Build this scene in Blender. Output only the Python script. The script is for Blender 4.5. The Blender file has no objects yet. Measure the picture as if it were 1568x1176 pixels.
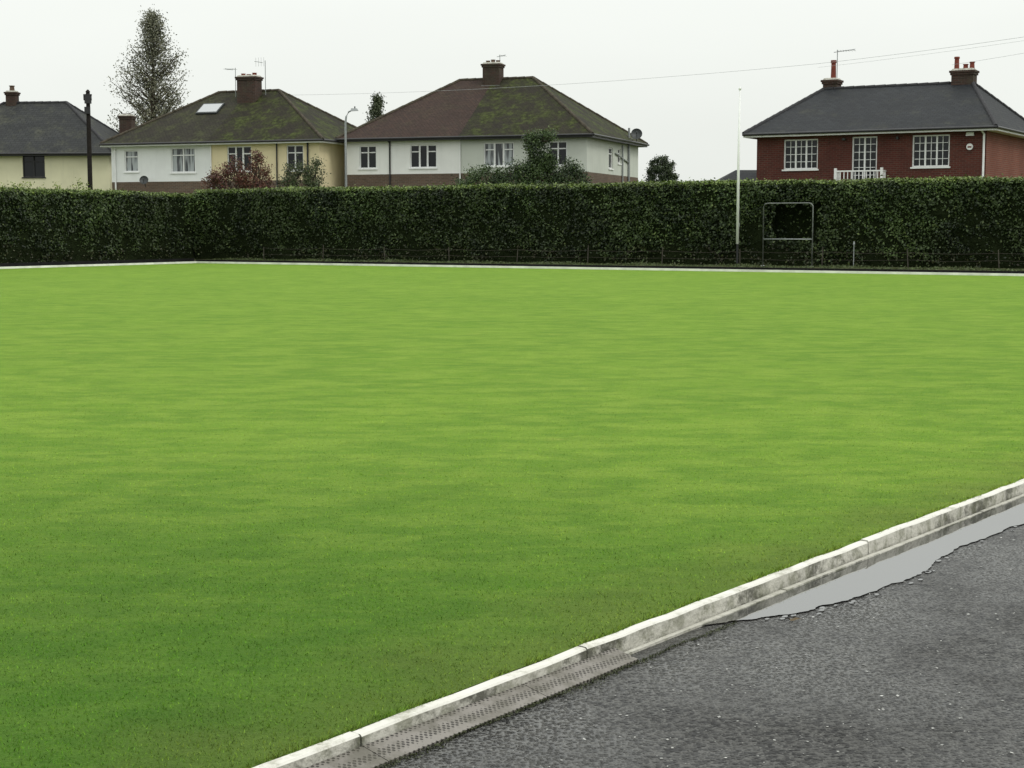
import bpy, math, random
import numpy as np
from mathutils import Vector, Matrix
random.seed(7); rng=np.random.default_rng(7)
scene=bpy.context.scene
scene.view_settings.view_transform='Standard'
scene.view_settings.look='None'
scene.view_settings.exposure=0

# ------------------------------------------------------------ node helpers
class NT:
    def __init__(s,name,rough=.8,spec=.3):
        s.m=bpy.data.materials.new(name); s.m.use_nodes=True
        s.t=s.m.node_tree; s.n=s.t.nodes; s.b=s.n['Principled BSDF']
        s.b.inputs['Roughness'].default_value=rough
        s.b.inputs['Specular IOR Level'].default_value=spec
        s.tc=s.n.new('ShaderNodeTexCoord')
    def link(s,a,b): s.t.links.new(a,b)
    def setin(s,sock,v):
        if isinstance(v,(int,float)): sock.default_value=v
        elif isinstance(v,tuple): sock.default_value=v if len(v)==4 or sock.type=='VECTOR' else (*v,1)
        else: s.link(v,sock)
    def noise(s,scale,detail=4,rough=.55,vec=None,stretch=None,dist=0):
        n=s.n.new('ShaderNodeTexNoise'); n.inputs['Scale'].default_value=scale
        n.inputs['Detail'].default_value=detail; n.inputs['Roughness'].default_value=rough
        n.inputs['Distortion'].default_value=dist
        v=vec or s.tc.outputs['Object']
        if stretch:
            mp=s.n.new('ShaderNodeMapping'); s.link(v,mp.inputs['Vector'])
            mp.inputs['Rotation'].default_value=(0,0,stretch[1]); mp.inputs['Scale'].default_value=stretch[0]
            v=mp.outputs[0]
        s.link(v,n.inputs['Vector']); return n.outputs['Fac']
    def ramp(s,fac,lo,hi,a=0.,b=1.):
        r=s.n.new('ShaderNodeMapRange'); r.interpolation_type='SMOOTHSTEP'
        s.link(fac,r.inputs['Value'])
        for i,v in zip(('From Min','From Max','To Min','To Max'),(lo,hi,a,b)): r.inputs[i].default_value=v
        return r.outputs[0]
    def mix(s,f,a,b,mode='MIX'):
        m=s.n.new('ShaderNodeMix'); m.data_type='RGBA'; m.blend_type=mode
        s.setin(m.inputs[0],f); s.setin(m.inputs[6],a); s.setin(m.inputs[7],b); return m.outputs[2]
    def math(s,op,a,b=0.):
        m=s.n.new('ShaderNodeMath'); m.operation=op; s.setin(m.inputs[0],a); s.setin(m.inputs[1],b); return m.outputs[0]
    def bump(s,h,strength=.3,dist=.02):
        b=s.n.new('ShaderNodeBump'); b.inputs['Strength'].default_value=strength; b.inputs['Distance'].default_value=dist
        s.link(h,b.inputs['Height']); s.link(b.outputs[0],s.b.inputs['Normal'])
    def col(s,c): s.setin(s.b.inputs['Base Color'],c)

def plain(name,c,rough=.6,spec=.3,var=.25,scale=6,metal=0):
    t=NT(name,rough,spec)
    f=t.ramp(t.noise(scale),.3,.7)
    t.col(t.mix(f,tuple(x*(1-var) for x in c),tuple(min(1,x*(1+var*.5)) for x in c)))
    t.b.inputs['Metallic'].default_value=metal
    return t.m
def render_wall(name,c,stain=.3):
    t=NT(name,.85,.2)
    f=t.ramp(t.noise(.9,5),.35,.75)
    v=t.ramp(t.noise(1.2,5,stretch=((4,4,.35),0)),.5,.8)
    a=t.mix(f,c,tuple(x*.9 for x in c))
    t.col(t.mix(t.math('MULTIPLY',v,stain),a,tuple(x*.6 for x in c)))
    t.bump(t.noise(40,2),.25,.01); return t.m
def brick(name,c1,c2,mortar,bw=.225,bh=.075,ms=.009,moss=0,mosscol=(.07,.085,.02),mlo=.45,mhi=.7,rough=.85,spec=.25,bs=.4):
    t=NT(name,rough,spec)
    b=t.n.new('ShaderNodeTexBrick'); t.link(t.tc.outputs['UV'],b.inputs['Vector'])
    b.inputs['Scale'].default_value=1; b.inputs['Brick Width'].default_value=bw; b.inputs['Row Height'].default_value=bh
    b.inputs['Mortar Size'].default_value=ms; b.inputs['Color1'].default_value=(*c1,1); b.inputs['Color2'].default_value=(*c2,1)
    b.inputs['Mortar'].default_value=(*mortar,1); b.inputs['Bias'].default_value=-.1
    c=b.outputs['Color']
    c=t.mix(t.ramp(t.noise(.7,6),.3,.7,0,.5),c,tuple((x+y)*.28 for x,y in zip(c1,c2)))
    c=t.mix(t.ramp(t.noise(9,3),.45,.75,0,.45),c,tuple(min(1,x*1.7) for x in c2))
    if moss:
        m=t.ramp(t.noise(1.1,9,.72),mlo,mhi,0,moss)
        c=t.mix(m,c,t.mix(t.ramp(t.noise(5,5,.7),.35,.65),tuple(x*.4 for x in mosscol),tuple(x*1.7 for x in mosscol)))
    t.col(c); t.bump(t.math('SUBTRACT',1.,b.outputs['Fac']),bs,.012)
    return t.m
def leafmat(name):
    t=NT(name,.5,.3)
    a=t.n.new('ShaderNodeAttribute'); a.attribute_name='Col'
    t.col(a.outputs['Color']); return t.m

LEAF=leafmat('foliage_leaves')
BARK=plain('bark',(.10,.085,.065),.9,.1,.4,12)
WHITE=plain('white_paint',(.80,.81,.80),.45,.4,.06,3)
BLACKP=plain('black_pipe',(.02,.02,.022),.4,.4)
METAL=plain('galvanised_steel',(.30,.32,.32),.45,.5,.2,20,.5)
DARKMET=plain('dark_steel',(.05,.055,.055),.5,.4,.2,20,.3)
RUSTW=plain('weathered_wire',(.075,.068,.055),.8,.2,.3,8)
GLASS=NT('window_glass',.05,.3); GLASS.col((.008,.010,.012)); GLASS=GLASS.m
CURT=NT('window_glass_net_curtain',.12,.5)
CURT.col(CURT.mix(CURT.ramp(CURT.noise(2.2,2,stretch=((3,3,.3),0)),.42,.58),(.04,.045,.05),(.36,.39,.40))); CURT=CURT.m

# ------------------------------------------------------------ mesh builder
class MB:
    def __init__(s): s.v=[]; s.f=[]; s.mi=[]; s.mats=[]
    def m(s,mat):
        if mat not in s.mats: s.mats.append(mat)
        return s.mats.index(mat)
    def poly(s,pts,mat):
        i=len(s.v); s.v+= [tuple(p) for p in pts]; s.f.append(tuple(range(i,i+len(pts)))); s.mi.append(s.m(mat))
    def hexa(s,p,mat):
        i=len(s.v); s.v+=[tuple(q) for q in p]
        for f in ((0,3,2,1),(4,5,6,7),(0,1,5,4),(1,2,6,5),(2,3,7,6),(3,0,4,7)):
            s.f.append(tuple(i+k for k in f)); s.mi.append(s.m(mat))
    def box(s,lo,hi,mat,taper=0):
        x0,y0,z0=lo; x1,y1,z1=hi; t=taper
        s.hexa([(x0,y0,z0),(x1,y0,z0),(x1,y1,z0),(x0,y1,z0),(x0+t,y0+t,z1),(x1-t,y0+t,z1),(x1-t,y1-t,z1),(x0+t,y1-t,z1)],mat)
    def obox(s,fr,u0,u1,d0,d1,z0,z1,mat):
        (ox,oy),(ux,uy)=fr; nx,ny=uy,-ux
        def P(u,d,z): return (ox+ux*u+nx*d,oy+uy*u+ny*d,z)
        s.hexa([P(u0,d1,z0),P(u1,d1,z0),P(u1,d0,z0),P(u0,d0,z0),P(u0,d1,z1),P(u1,d1,z1),P(u1,d0,z1),P(u0,d0,z1)],mat)
    def tube(s,pts,rad,mat,seg=8,cap=True):
        pts=[Vector(p) for p in pts]
        if isinstance(rad,(int,float)): rad=[rad]*len(pts)
        i0=len(s.v); k=s.m(mat)
        for j,p in enumerate(pts):
            d=(pts[min(j+1,len(pts)-1)]-pts[max(j-1,0)]).normalized()
            a=d.cross(Vector((0,0,1)) if abs(d.z)<.9 else Vector((1,0,0))).normalized(); b=d.cross(a)
            for q in range(seg):
                an=2*math.pi*q/seg; s.v.append(tuple(p+(a*math.cos(an)+b*math.sin(an))*rad[j]))
        for j in range(len(pts)-1):
            for q in range(seg):
                q2=(q+1)%seg; s.f.append((i0+j*seg+q,i0+j*seg+q2,i0+(j+1)*seg+q2,i0+(j+1)*seg+q)); s.mi.append(k)
        if cap:
            s.f.append(tuple(i0+q for q in range(seg))[::-1]); s.mi.append(k)
            e=i0+(len(pts)-1)*seg; s.f.append(tuple(e+q for q in range(seg))); s.mi.append(k)
    def make(s,name,parent=None,smooth=False,fix=True):
        me=bpy.data.meshes.new(name); me.from_pydata(s.v,[],s.f)
        for m in s.mats: me.materials.append(m)
        me.polygons.foreach_set('material_index',s.mi)
        if smooth: me.polygons.foreach_set('use_smooth',[True]*len(s.f))
        me.update()
        uv=me.uv_layers.new(name='UVMap'); Z=Vector((0,0,1))
        for p in me.polygons:
            n=p.normal
            if abs(n.z)>.985: t=Vector((1,0,0)); b=Vector((0,1,0))
            else: t=Z.cross(n).normalized(); b=n.cross(t)
            for li in p.loop_indices:
                c=me.vertices[me.loops[li].vertex_index].co
                uv.data[li].uv=(c.dot(t),c.dot(b))
        o=bpy.data.objects.new(name,me); scene.collection.objects.link(o)
        if parent: o.parent=parent
        return o
def empty(name,loc=(0,0,0),rz=0):
    e=bpy.data.objects.new(name,None); e.location=loc; e.rotation_euler=(0,0,rz); e.empty_display_size=.5
    scene.collection.objects.link(e); return e

def leafmesh(name,P,size,cols,mat,parent=None,bias=None,aspect=.6,tri=False):
    N=len(P); a=rng.normal(size=(N,3))
    if bias is not None: nrm=a*.7+bias
    else: nrm=a
    nrm/=np.linalg.norm(nrm,axis=1)[:,None]
    t=np.cross(nrm,rng.normal(size=(N,3))); t/=np.linalg.norm(t,axis=1)[:,None]
    b=np.cross(nrm,t); s=size[:,None]
    V=np.stack([P-t*s*.5,P-b*s*.5*aspect,P+t*s*.5,P+b*s*.5*aspect],1).reshape(-1,3)
    me=bpy.data.meshes.new(name)
    me.vertices.add(4*N); me.vertices.foreach_set('co',V.astype(np.float32).ravel())
    me.loops.add(4*N); me.loops.foreach_set('vertex_index',np.arange(4*N,dtype=np.int32))
    me.polygons.add(N); me.polygons.foreach_set('loop_start',np.arange(0,4*N,4,dtype=np.int32))
    me.update(calc_edges=True)
    ca=me.color_attributes.new('Col','FLOAT_COLOR','POINT')
    C=np.ones((4*N,4),np.float32); C[:,:3]=np.repeat(np.clip(cols,0,1),4,0)
    ca.data.foreach_set('color',C.ravel())
    me.materials.append(mat)
    o=bpy.data.objects.new(name,me); scene.collection.objects.link(o)
    if parent: o.parent=parent
    return o
_w=rng.normal(size=(14,3)); _ph=rng.uniform(0,6.28,14)
def snoise(P,sc):
    r=np.zeros(len(P))
    for i in range(14): r+=np.sin((P@_w[i])*sc*(1+i*.12)+_ph[i])
    return r/5.

# ------------------------------------------------------------ world + sun
w=bpy.data.worlds.new('World'); scene.world=w; w.use_nodes=True
nt=w.node_tree; nt.nodes.clear(); N=nt.nodes.new; L=nt.links.new
out=N('ShaderNodeOutputWorld'); mixs=N('ShaderNodeMixShader'); L(mixs.outputs[0],out.inputs[0])
sk=N('ShaderNodeTexSky'); sk.sky_type='NISHITA'; sk.sun_disc=False; sk.dust_density=6; sk.air_density=1
sk.sun_elevation=math.radians(48); sk.sun_rotation=math.radians(125)
b1=N('ShaderNodeBackground'); b1.inputs[1].default_value=.1; L(sk.outputs[0],b1.inputs[0])
b2=N('ShaderNodeBackground'); b2.inputs[1].default_value=1.0
tc=N('ShaderNodeTexCoord'); sx=N('ShaderNodeSeparateXYZ'); L(tc.outputs['Generated'],sx.inputs[0])
mr=N('ShaderNodeMapRange'); L(sx.outputs['Z'],mr.inputs['Value'])
mr.inputs['From Min'].default_value=.0; mr.inputs['From Max'].default_value=1; mr.inputs['To Min'].default_value=0; mr.inputs['To Max'].default_value=1
mc=N('ShaderNodeMix'); mc.data_type='RGBA'; L(mr.outputs[0],mc.inputs[0])
mc.inputs[6].default_value=(.865,.895,.845,1); mc.inputs[7].default_value=(1.75,1.79,1.74,1)
mc.clamp_factor=True
mpn=N('ShaderNodeMapping'); mpn.inputs['Scale'].default_value=(1,1,4); L(tc.outputs['Generated'],mpn.inputs[0])
ns=N('ShaderNodeTexNoise'); ns.inputs['Scale'].default_value=2.2; ns.inputs['Detail'].default_value=4; L(mpn.outputs[0],ns.inputs['Vector'])
mr2=N('ShaderNodeMapRange'); L(ns.outputs['Fac'],mr2.inputs['Value']); mr2.inputs['To Min'].default_value=.91; mr2.inputs['To Max'].default_value=1.05
vm=N('ShaderNodeVectorMath'); vm.operation='SCALE'; L(mc.outputs[2],vm.inputs[0]); L(mr2.outputs[0],vm.inputs['Scale'])
L(vm.outputs[0],b2.inputs[0])
mixs.inputs[0].default_value=.95; L(b1.outputs[0],mixs.inputs[1]); L(b2.outputs[0],mixs.inputs[2])
sl=bpy.data.lights.new('sun','SUN'); sl.energy=.9; sl.angle=math.radians(18); sl.color=(1,.97,.92)
so=bpy.data.objects.new('sun',sl); scene.collection.objects.link(so); so.location=(20,-15,30)
el=math.radians(48); az=math.radians(-35)
d=Vector((math.cos(el)*math.cos(az),math.cos(el)*math.sin(az),math.sin(el)))
so.rotation_euler=d.to_track_quat('Z','Y').to_euler()

# ------------------------------------------------------------ lawn
K0=np.array([-.551,3.316]); KD=np.array([.594,.804]); KN=np.array([.804,-.594])
def kp(t,o=0.): p=K0+KD*t+KN*o; return (float(p[0]),float(p[1]))
def kerb_offset(t):
    vd=t.n.new('ShaderNodeVectorMath'); vd.operation='DOT_PRODUCT'
    t.link(t.tc.outputs['Object'],vd.inputs[0]); vd.inputs[1].default_value=(KN[0],KN[1],0)
    return t.math('SUBTRACT',vd.outputs['Value'],float(K0@KN))
def grass_color(t):
    big=t.ramp(t.noise(.22,4),.38,.62)
    med=t.ramp(t.noise(.8,6,.62),.42,.58)
    dab=t.ramp(t.noise(2.4,6,.65,stretch=((.6,1.2,1),.12)),.47,.59)
    dab2=t.ramp(t.noise(6.,5,.65,stretch=((.7,1.1,1),.12)),.47,.59)
    dk=t.ramp(t.noise(3.7,5,.65,stretch=((.7,1.1,1),-.3)),.49,.60)
    fine=t.ramp(t.noise(38,4,.7),.36,.64)
    vf=t.ramp(t.noise(130,3,.75),.36,.66)
    c=t.mix(big,(.118,.255,.017),(.158,.295,.026))
    c=t.mix(t.math('MULTIPLY',med,.55),c,(.072,.190,.013))
    c=t.mix(t.math('MULTIPLY',dab,.55),c,(.250,.370,.050))
    c=t.mix(t.math('MULTIPLY',dab2,.42),c,(.25,.36,.048))
    c=t.mix(t.math('MULTIPLY',dk,.50),c,(.062,.170,.012))
    c=t.mix(t.math('MULTIPLY',fine,.42),c,(.055,.15,.010))
    c=t.mix(t.math('MULTIPLY',vf,.45),c,(.27,.39,.06))
    yp=t.ramp(t.noise(.9,7,.75),.63,.72)
    c=t.mix(t.math('MULTIPLY',yp,.55),c,(.38,.39,.09))
    # blade self-shade painted into the near turf colour, fading out with distance
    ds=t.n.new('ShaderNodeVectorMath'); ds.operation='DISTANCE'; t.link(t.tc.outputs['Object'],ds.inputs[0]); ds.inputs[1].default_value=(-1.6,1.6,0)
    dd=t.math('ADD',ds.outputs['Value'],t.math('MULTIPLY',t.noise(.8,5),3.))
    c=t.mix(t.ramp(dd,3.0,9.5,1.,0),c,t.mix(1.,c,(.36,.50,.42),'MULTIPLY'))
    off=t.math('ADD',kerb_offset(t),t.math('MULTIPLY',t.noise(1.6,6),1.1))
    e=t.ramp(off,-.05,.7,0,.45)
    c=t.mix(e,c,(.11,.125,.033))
    return c,fine,vf
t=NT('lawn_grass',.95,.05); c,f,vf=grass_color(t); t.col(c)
t.b.inputs['Sheen Weight'].default_value=.10; t.b.inputs['Sheen Roughness'].default_value=.5; t.b.inputs['Sheen Tint'].default_value=(.75,.95,.4,1)
t.bump(t.math('ADD',f,vf),.6,.01); LAWN=t.m
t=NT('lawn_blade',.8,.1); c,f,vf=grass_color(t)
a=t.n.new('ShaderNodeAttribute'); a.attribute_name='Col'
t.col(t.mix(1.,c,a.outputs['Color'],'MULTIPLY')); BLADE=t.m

C=(-10.55,53.4); BR=(21.4,33.05)
mb=MB()
mb.poly([(*kp(-8),0),(BR[0],BR[1],0),(C[0],C[1],0),(-30.5,15.9,0)],LAWN)
lawn=mb.make('bowling_green_lawn')
# closely mown blades standing on the near part of the lawn, longer where the mower misses the edge
n=330000
D=np.exp(rng.uniform(math.log(2.4),math.log(17),n)); X=rng.uniform(-.45,.45,n)*D
P=np.stack([X,D],1); off=(P-K0)@KN; keep=(off<0.0); P=P[keep]; D=D[keep]; n=len(P)
fade=np.clip((17-D)/12,0.03,1)
keep=rng.uniform(size=n)<fade**.7; P=P[keep]; D=D[keep]; fade=fade[keep]
ne=14000; te=rng.uniform(-1.5,11,ne); oe=-np.abs(rng.normal(size=ne))*.012
clmp=np.sin(te*5.3)+np.sin(te*13.7+1)+np.sin(te*31)>-.6; te=te[clmp]; oe=oe[clmp]; ne=len(te)
PE=K0[None]+KD[None]*te[:,None]+KN[None]*oe[:,None]
edge=np.concatenate([np.zeros(len(P)),np.ones(ne)]); P=np.concatenate([P,PE]); D=np.concatenate([D,np.maximum(PE[:,1],2.4)]); fade=np.concatenate([fade,np.ones(ne)]); n=len(P)
ang=rng.uniform(0,6.28,n); ln=rng.uniform(.005,.0125,n)*(.35+.65*fade)*(1+1.1*edge); wd=rng.uniform(.0022,.0038,n)*(D/4)**.4
dx=np.stack([np.cos(ang),np.sin(ang),np.zeros(n)],1)
lean=rng.normal(size=(n,3))*.9; lean[:,2]=1; lean[:,0]+=edge*.6*KN[0]; lean[:,1]+=edge*.6*KN[1]; lean/=np.linalg.norm(lean,axis=1)[:,None]
B=np.concatenate([P,np.full((n,1),-.001)],1)
V=np.stack([B-dx*wd[:,None]*.5,B+dx*wd[:,None]*.5,B+lean*ln[:,None]],1).reshape(-1,3)
me=bpy.data.meshes.new('grass_blades'); me.vertices.add(3*n); me.vertices.foreach_set('co',V.astype(np.float32).ravel())
me.loops.add(3*n); me.loops.foreach_set('vertex_index',np.arange(3*n,dtype=np.int32))
me.polygons.add(n); me.polygons.foreach_set('loop_start',np.arange(0,3*n,3,dtype=np.int32)); me.update(calc_edges=True)
ca=me.color_attributes.new('Col','FLOAT_COLOR','POINT')
g=rng.uniform(.7,2.1,n); CC=np.ones((3*n,4),np.float32)
tint=np.stack([g*rng.uniform(.9,1.2,n),g,g*.9],1); CC[:,:3]=np.repeat(tint,3,0); ca.data.foreach_set('color',CC.ravel())
me.materials.append(BLADE); o=bpy.data.objects.new('grass_blades',me); scene.collection.objects.link(o); o.parent=lawn

# ------------------------------------------------------------ ground sheets
t=NT('rough_ground',.95,.1); t.col(t.mix(t.ramp(t.noise(.6,6),.35,.65),(.05,.075,.02),(.09,.10,.035))); t.bump(t.noise(20),.5,.03); ROUGH=t.m
mb=MB(); mb.poly([(-2500,-2500,-.2),(2500,-2500,-.2),(2500,2500,-.2),(-2500,2500,-.2)],ROUGH); mb.make('ground')
# asphalt
t=NT('wet_asphalt',.5,.38)
vo=t.n.new('ShaderNodeTexVoronoi'); vo.inputs['Scale'].default_value=90; t.link(t.tc.outputs['Object'],vo.inputs['Vector'])
sp=t.n.new('ShaderNodeSeparateColor'); t.link(vo.outputs['Color'],sp.inputs[0])
c=t.mix(t.ramp(sp.outputs[0],.1,.95),(.002,.002,.002),(.075,.074,.068))
c=t.mix(t.ramp(t.noise(1.1,6,.65),.35,.65,0,.40),c,(.018,.0175,.016))
c=t.mix(t.ramp(t.noise(14,4,.7),.45,.65,0,.30),c,(.055,.054,.050))
st3=t.math('MULTIPLY',t.ramp(sp.outputs[1],.86,.92),t.ramp(vo.outputs['Distance'],.25,.5,1,0))
c=t.mix(t.math('MULTIPLY',st3,.65),c,(.22,.22,.205))
t.col(c)
wet=t.ramp(t.math('ADD',kerb_offset(t),t.math('MULTIPLY',t.noise(1.9,6,.6),.9)),.55,1.35,0,1)
rr=t.ramp(t.noise(1.5,6,.65),.38,.65,.34,.72)
t.link(t.math('MULTIPLY',rr,t.math('ADD',t.math('MULTIPLY',wet,.35),.65)),t.b.inputs['Roughness'])
t.bump(t.math('ADD',t.ramp(vo.outputs['Distance'],0,.6,1,0),t.math('MULTIPLY',t.noise(6,3),.8)),1.,.008); ASPH=t.m
AZ=-.050
mb=MB(); a0=kp(-9,.06); a1=kp(33,.06)
mb.poly([(*a0,AZ),(0,-20,AZ),(60,-20,AZ),(60,20,AZ),(*a1,AZ)],ASPH)
path=mb.make('asphalt_path')
# pale stone chips exposed in the surface
n=4200; D=np.exp(rng.uniform(math.log(2.2),math.log(14),n)); X=rng.uniform(-.3,.7,n)*D
P=np.stack([X,D],1); k=((P-K0)@KN)>.16; P=P[k]; n=len(P)
sz=.0042+.0085*rng.uniform(size=n)**2.5; gcol=rng.uniform(.14,.60,n)[:,None]*np.array([1,1,.94])
leafmesh('stone_chips',np.concatenate([P,np.full((n,1),AZ+.0022)],1),sz*(np.clip(P[:,1]/5,1,1.4)),gcol,leafmat('stone_chip'),path,np.tile(np.array([0,0,6.]),(n,1)),.8)
# moss and grit caught along the gutter
n=5200; te=rng.uniform(-2,1.9,n); oe=.120+np.abs(rng.normal(size=n))*.008*(1+.8*np.sin(te*7)+.6*np.sin(te*19))
PM=K0[None]+KD[None]*te[:,None]+KN[None]*oe[:,None]
leafmesh('gutter_moss',np.concatenate([PM,(AZ+rng.uniform(.0,.006,n))[:,None]],1),rng.uniform(.003,.008,n),np.clip(rng.uniform(.4,1.6,n)[:,None]*np.array([.035,.042,.015]),0,1),LEAF,path,np.tile(np.array([0,0,1.]),(n,1)),.7)

# near kerb
t=NT('stained_concrete',.85,.25)
base=t.mix(t.noise(8,5),(.38,.37,.32),(.56,.55,.49))
geo=t.n.new('ShaderNodeNewGeometry'); gs=t.n.new('ShaderNodeSeparateXYZ'); t.link(geo.outputs['Normal'],gs.inputs[0])
vert=t.ramp(gs.outputs['Z'],.2,.8,1,0)
s1=t.ramp(t.noise(3.2,8,.74),.48,.60); s2=t.ramp(t.noise(14,6,.7),.45,.62)
c=t.mix(t.math('MULTIPLY',s1,t.math('ADD',t.math('MULTIPLY',vert,.65),.2)),base,(.05,.05,.036))
c=t.mix(t.math('MULTIPLY',s2,t.math('ADD',t.math('MULTIPLY',vert,.3),.25)),c,(.13,.135,.085))
t.col(c); t.bump(t.noise(45,5),.8,.012); CONC=t.m
t=NT('pale_concrete',.85,.25); c=t.mix(t.noise(9,5),(.56,.55,.49),(.74,.73,.68)); c=t.mix(t.ramp(t.noise(5,8,.75),.50,.66,0,.6),c,(.20,.20,.13)); t.col(c); t.bump(t.noise(60,4),.5,.008); PALE=t.m
t=NT('ditch_soil',1,.05); t.col(t.mix(t.noise(12),(.008,.008,.007),(.035,.03,.02))); SOIL=t.m
t=NT('perforated_mat',.6,.3)
mp=t.n.new('ShaderNodeMapping'); mp.inputs['Rotation'].default_value=(0,0,-math.atan2(.804,.594)+math.radians(45)); t.link(t.tc.outputs['Object'],mp.inputs[0])
ck=t.n.new('ShaderNodeTexVoronoi'); ck.inputs['Scale'].default_value=85; ck.inputs['Randomness'].default_value=.12; t.link(mp.outputs[0],ck.inputs['Vector'])
hole=t.ramp(ck.outputs['Distance'],.28,.42)
c=t.mix(hole,(.04,.037,.033),(.21,.195,.175)); c=t.mix(t.ramp(t.noise(7,6,.7),.4,.65,0,.65),c,(.07,.066,.045)); t.col(c)
t.bump(hole,.7,.006); MATM=t.m
kerb=empty('concrete_edging_kerb')
mb=MB(); tt=-9.
while tt<33:
    Ls=.93; j=random.uniform(-.002,.002); z=.004+random.uniform(-.003,.003); gap=.005
    k=10
    for i in range(k):
        t0=tt+Ls*i/k+(gap/2 if i==0 else 0); t1=tt+Ls*(i+1)/k-(gap/2 if i==k-1 else 0)
        f_=lambda s:j+.0016*math.sin(s*9)+.0012*math.sin(s*23)+.0008*math.sin(s*61)
        g_=lambda s:.001*math.sin(s*17)+.0008*math.sin(s*47)
        def ring(tq): 
            r=f_(tq); zz=z+g_(tq)
            return [(*kp(tq,-.002),-.12),(*kp(tq,-.002),zz-.003),(*kp(tq,.003+r),zz+.001),(*kp(tq,.028+r),zz),(*kp(tq,.033+r),zz-.005),(*kp(tq,.037+r*1.5),-.12)]
        A=ring(t0); Bq=ring(t1)
        for q in range(5):
            mb.poly([A[q],A[q+1],Bq[q+1],Bq[q]][::-1],PALE if q<4 else CONC)
        if i==0: mb.poly(A,CONC)
        if i==k-1: mb.poly(Bq[::-1],CONC)
    tt+=Ls
mb.make('kerb_slabs',kerb)
mb=MB(); mb.hexa([(*kp(-9,.03),-.13),(*kp(33,.03),-.13),(*kp(33,.06),-.13),(*kp(-9,.06),-.13),(*kp(-9,.03),-.075),(*kp(33,.03),-.075),(*kp(33,.06),-.075),(*kp(-9,.06),-.075)],SOIL)
tt=1.38
while tt<33:
    l=random.uniform(.5,1.1); r=random.uniform(-.002,.002)
    a,b_,c_,d_=kp(tt+.003,.046+r),kp(tt+l-.003,.046-r),kp(tt+l-.003,.064+r),kp(tt+.003,.064-r)
    zt=-.042+random.uniform(-.0015,.0015)
    mb.hexa([(*a,-.12),(*b_,-.12),(*c_,-.12),(*d_,-.12),(*a,zt),(*b_,zt),(*c_,zt),(*d_,zt)],CONC); tt+=l
mb.make('gutter_ledge',kerb)
mb=MB(); tt=-9
zz=-.024
while tt<1.32:
    l=min(.62,1.36-tt); z1=-.024+random.uniform(-.002,.002)
    a,b_,c_,d_=kp(tt+.0015,.040),kp(tt+l-.0015,.040),kp(tt+l-.0015,.118),kp(tt+.0015,.118)
    mb.hexa([(*a,-.12),(*b_,-.12),(*c_,-.12),(*d_,-.12),(*a,zz),(*b_,z1),(*c_,z1-.020),(*d_,zz-.020)],MATM); tt+=l; zz=z1
mb.make('rubber_gutter_mat',kerb)

# puddle
t=NT('puddle_water',.02,1.0); t.col((.035,.036,.036)); t.b.inputs['IOR'].default_value=2.5
t.bump(t.noise(5,3),.05,.01); WAT=t.m
outer=[(.666,4.885),(.80,4.96),(.9375,5.03),(1.151,5.24),(1.423,5.54),(1.52,5.71),(1.605,5.877),(1.852,6.218),(2.137,6.56),(2.6,7.06),(3.1,7.6),(3.6,8.25),(4.0,8.8),(4.3,9.3)]
outer=[(x*.9756,y*.9756) for x,y in outer]
pts=[]; acc=0
for i in range(len(outer)-1):
    p0=outer[max(i-1,0)]; p1=outer[i]; p2=outer[i+1]; p3=outer[min(i+2,len(outer)-1)]
    for k in range(26):
        q=k/26; cr=lambda a,b,c,d:.5*(2*b+(c-a)*q+(2*a-5*b+4*c-d)*q*q+(3*b-a-3*c+d)*q**3)
        x=cr(p0[0],p1[0],p2[0],p3[0]); y=cr(p0[1],p1[1],p2[1],p3[1])
        acc=acc*.75+random.uniform(-.0035,.0035)
        e=.005*math.sin(17*x+1)+.0035*math.sin(43*x)+.002*math.sin(97*y)+acc
        pts.append((x+KN[0]*e,y+KN[1]*e,AZ+.004))
inn=[(*kp(float(s),.061),AZ+.004) for s in np.linspace(7.2,1.80,12)]
mb=MB(); mb.poly(pts+inn,WAT)
for k in range(46): # satellite films of water in the hollows beside the main pool
    p=pts[random.randint(20,len(pts)-60)]; o_=random.uniform(.006,.05); r=random.uniform(.003,.012)*(1-o_*8)
    if r<.002: continue
    cx=p[0]+KN[0]*o_; cy=p[1]+KN[1]*o_; s_=random.uniform(1,2.2)
    mb.poly([(cx+r*s_*math.cos(a_)*random.uniform(.7,1.1)*KD[0]-r*math.sin(a_)*KD[1],cy+r*s_*math.cos(a_)*KD[1]+r*math.sin(a_)*KD[0],AZ+.0035) for a_ in [j*math.pi/5 for j in range(10)]],WAT)
mb.make('rain_puddle')

# far edging : white board, ditch, black bank board, bank
def off2(p,q,o):
    d=Vector((q[0]-p[0],q[1]-p[1])).normalized(); nn=Vector((-d.y,d.x)); return [(p[0]+nn.x*o,p[1]+nn.y*o),(q[0]+nn.x*o,q[1]+nn.y*o)]
LF=(-30.5,15.9)
def strip(mbx,p,q,o0,o1,z0,z1,mat,ext=(0,0)):
    d=Vector((q[0]-p[0],q[1]-p[1])).normalized()
    p=(p[0]-d.x*ext[0],p[1]-d.y*ext[0]); q=(q[0]+d.x*ext[1],q[1]+d.y*ext[1])
    a,b_=off2(p,q,o0); c_,d_=off2(p,q,o1)
    mbx.hexa([(*a,z0),(*b_,z0),(*d_,z0),(*c_,z0),(*a,z1),(*b_,z1),(*d_,z1),(*c_,z1)],mat)
WB=plain('white_edging_paint',(.80,.80,.74),.7,.2,.2,2.5)
BLK=plain('black_bank_board',(.012,.012,.012),.8,.15,.3,3)
BANK=NT('bank_turf',.95,.1); c=BANK.mix(BANK.ramp(BANK.noise(3,6),.4,.62),(.030,.048,.015),(.10,.095,.05)); BANK.col(c); BANK.bump(BANK.noise(25),.6,.03); BANK=BANK.m
edg=empty('white_edging_board')
mb=MB()
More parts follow.
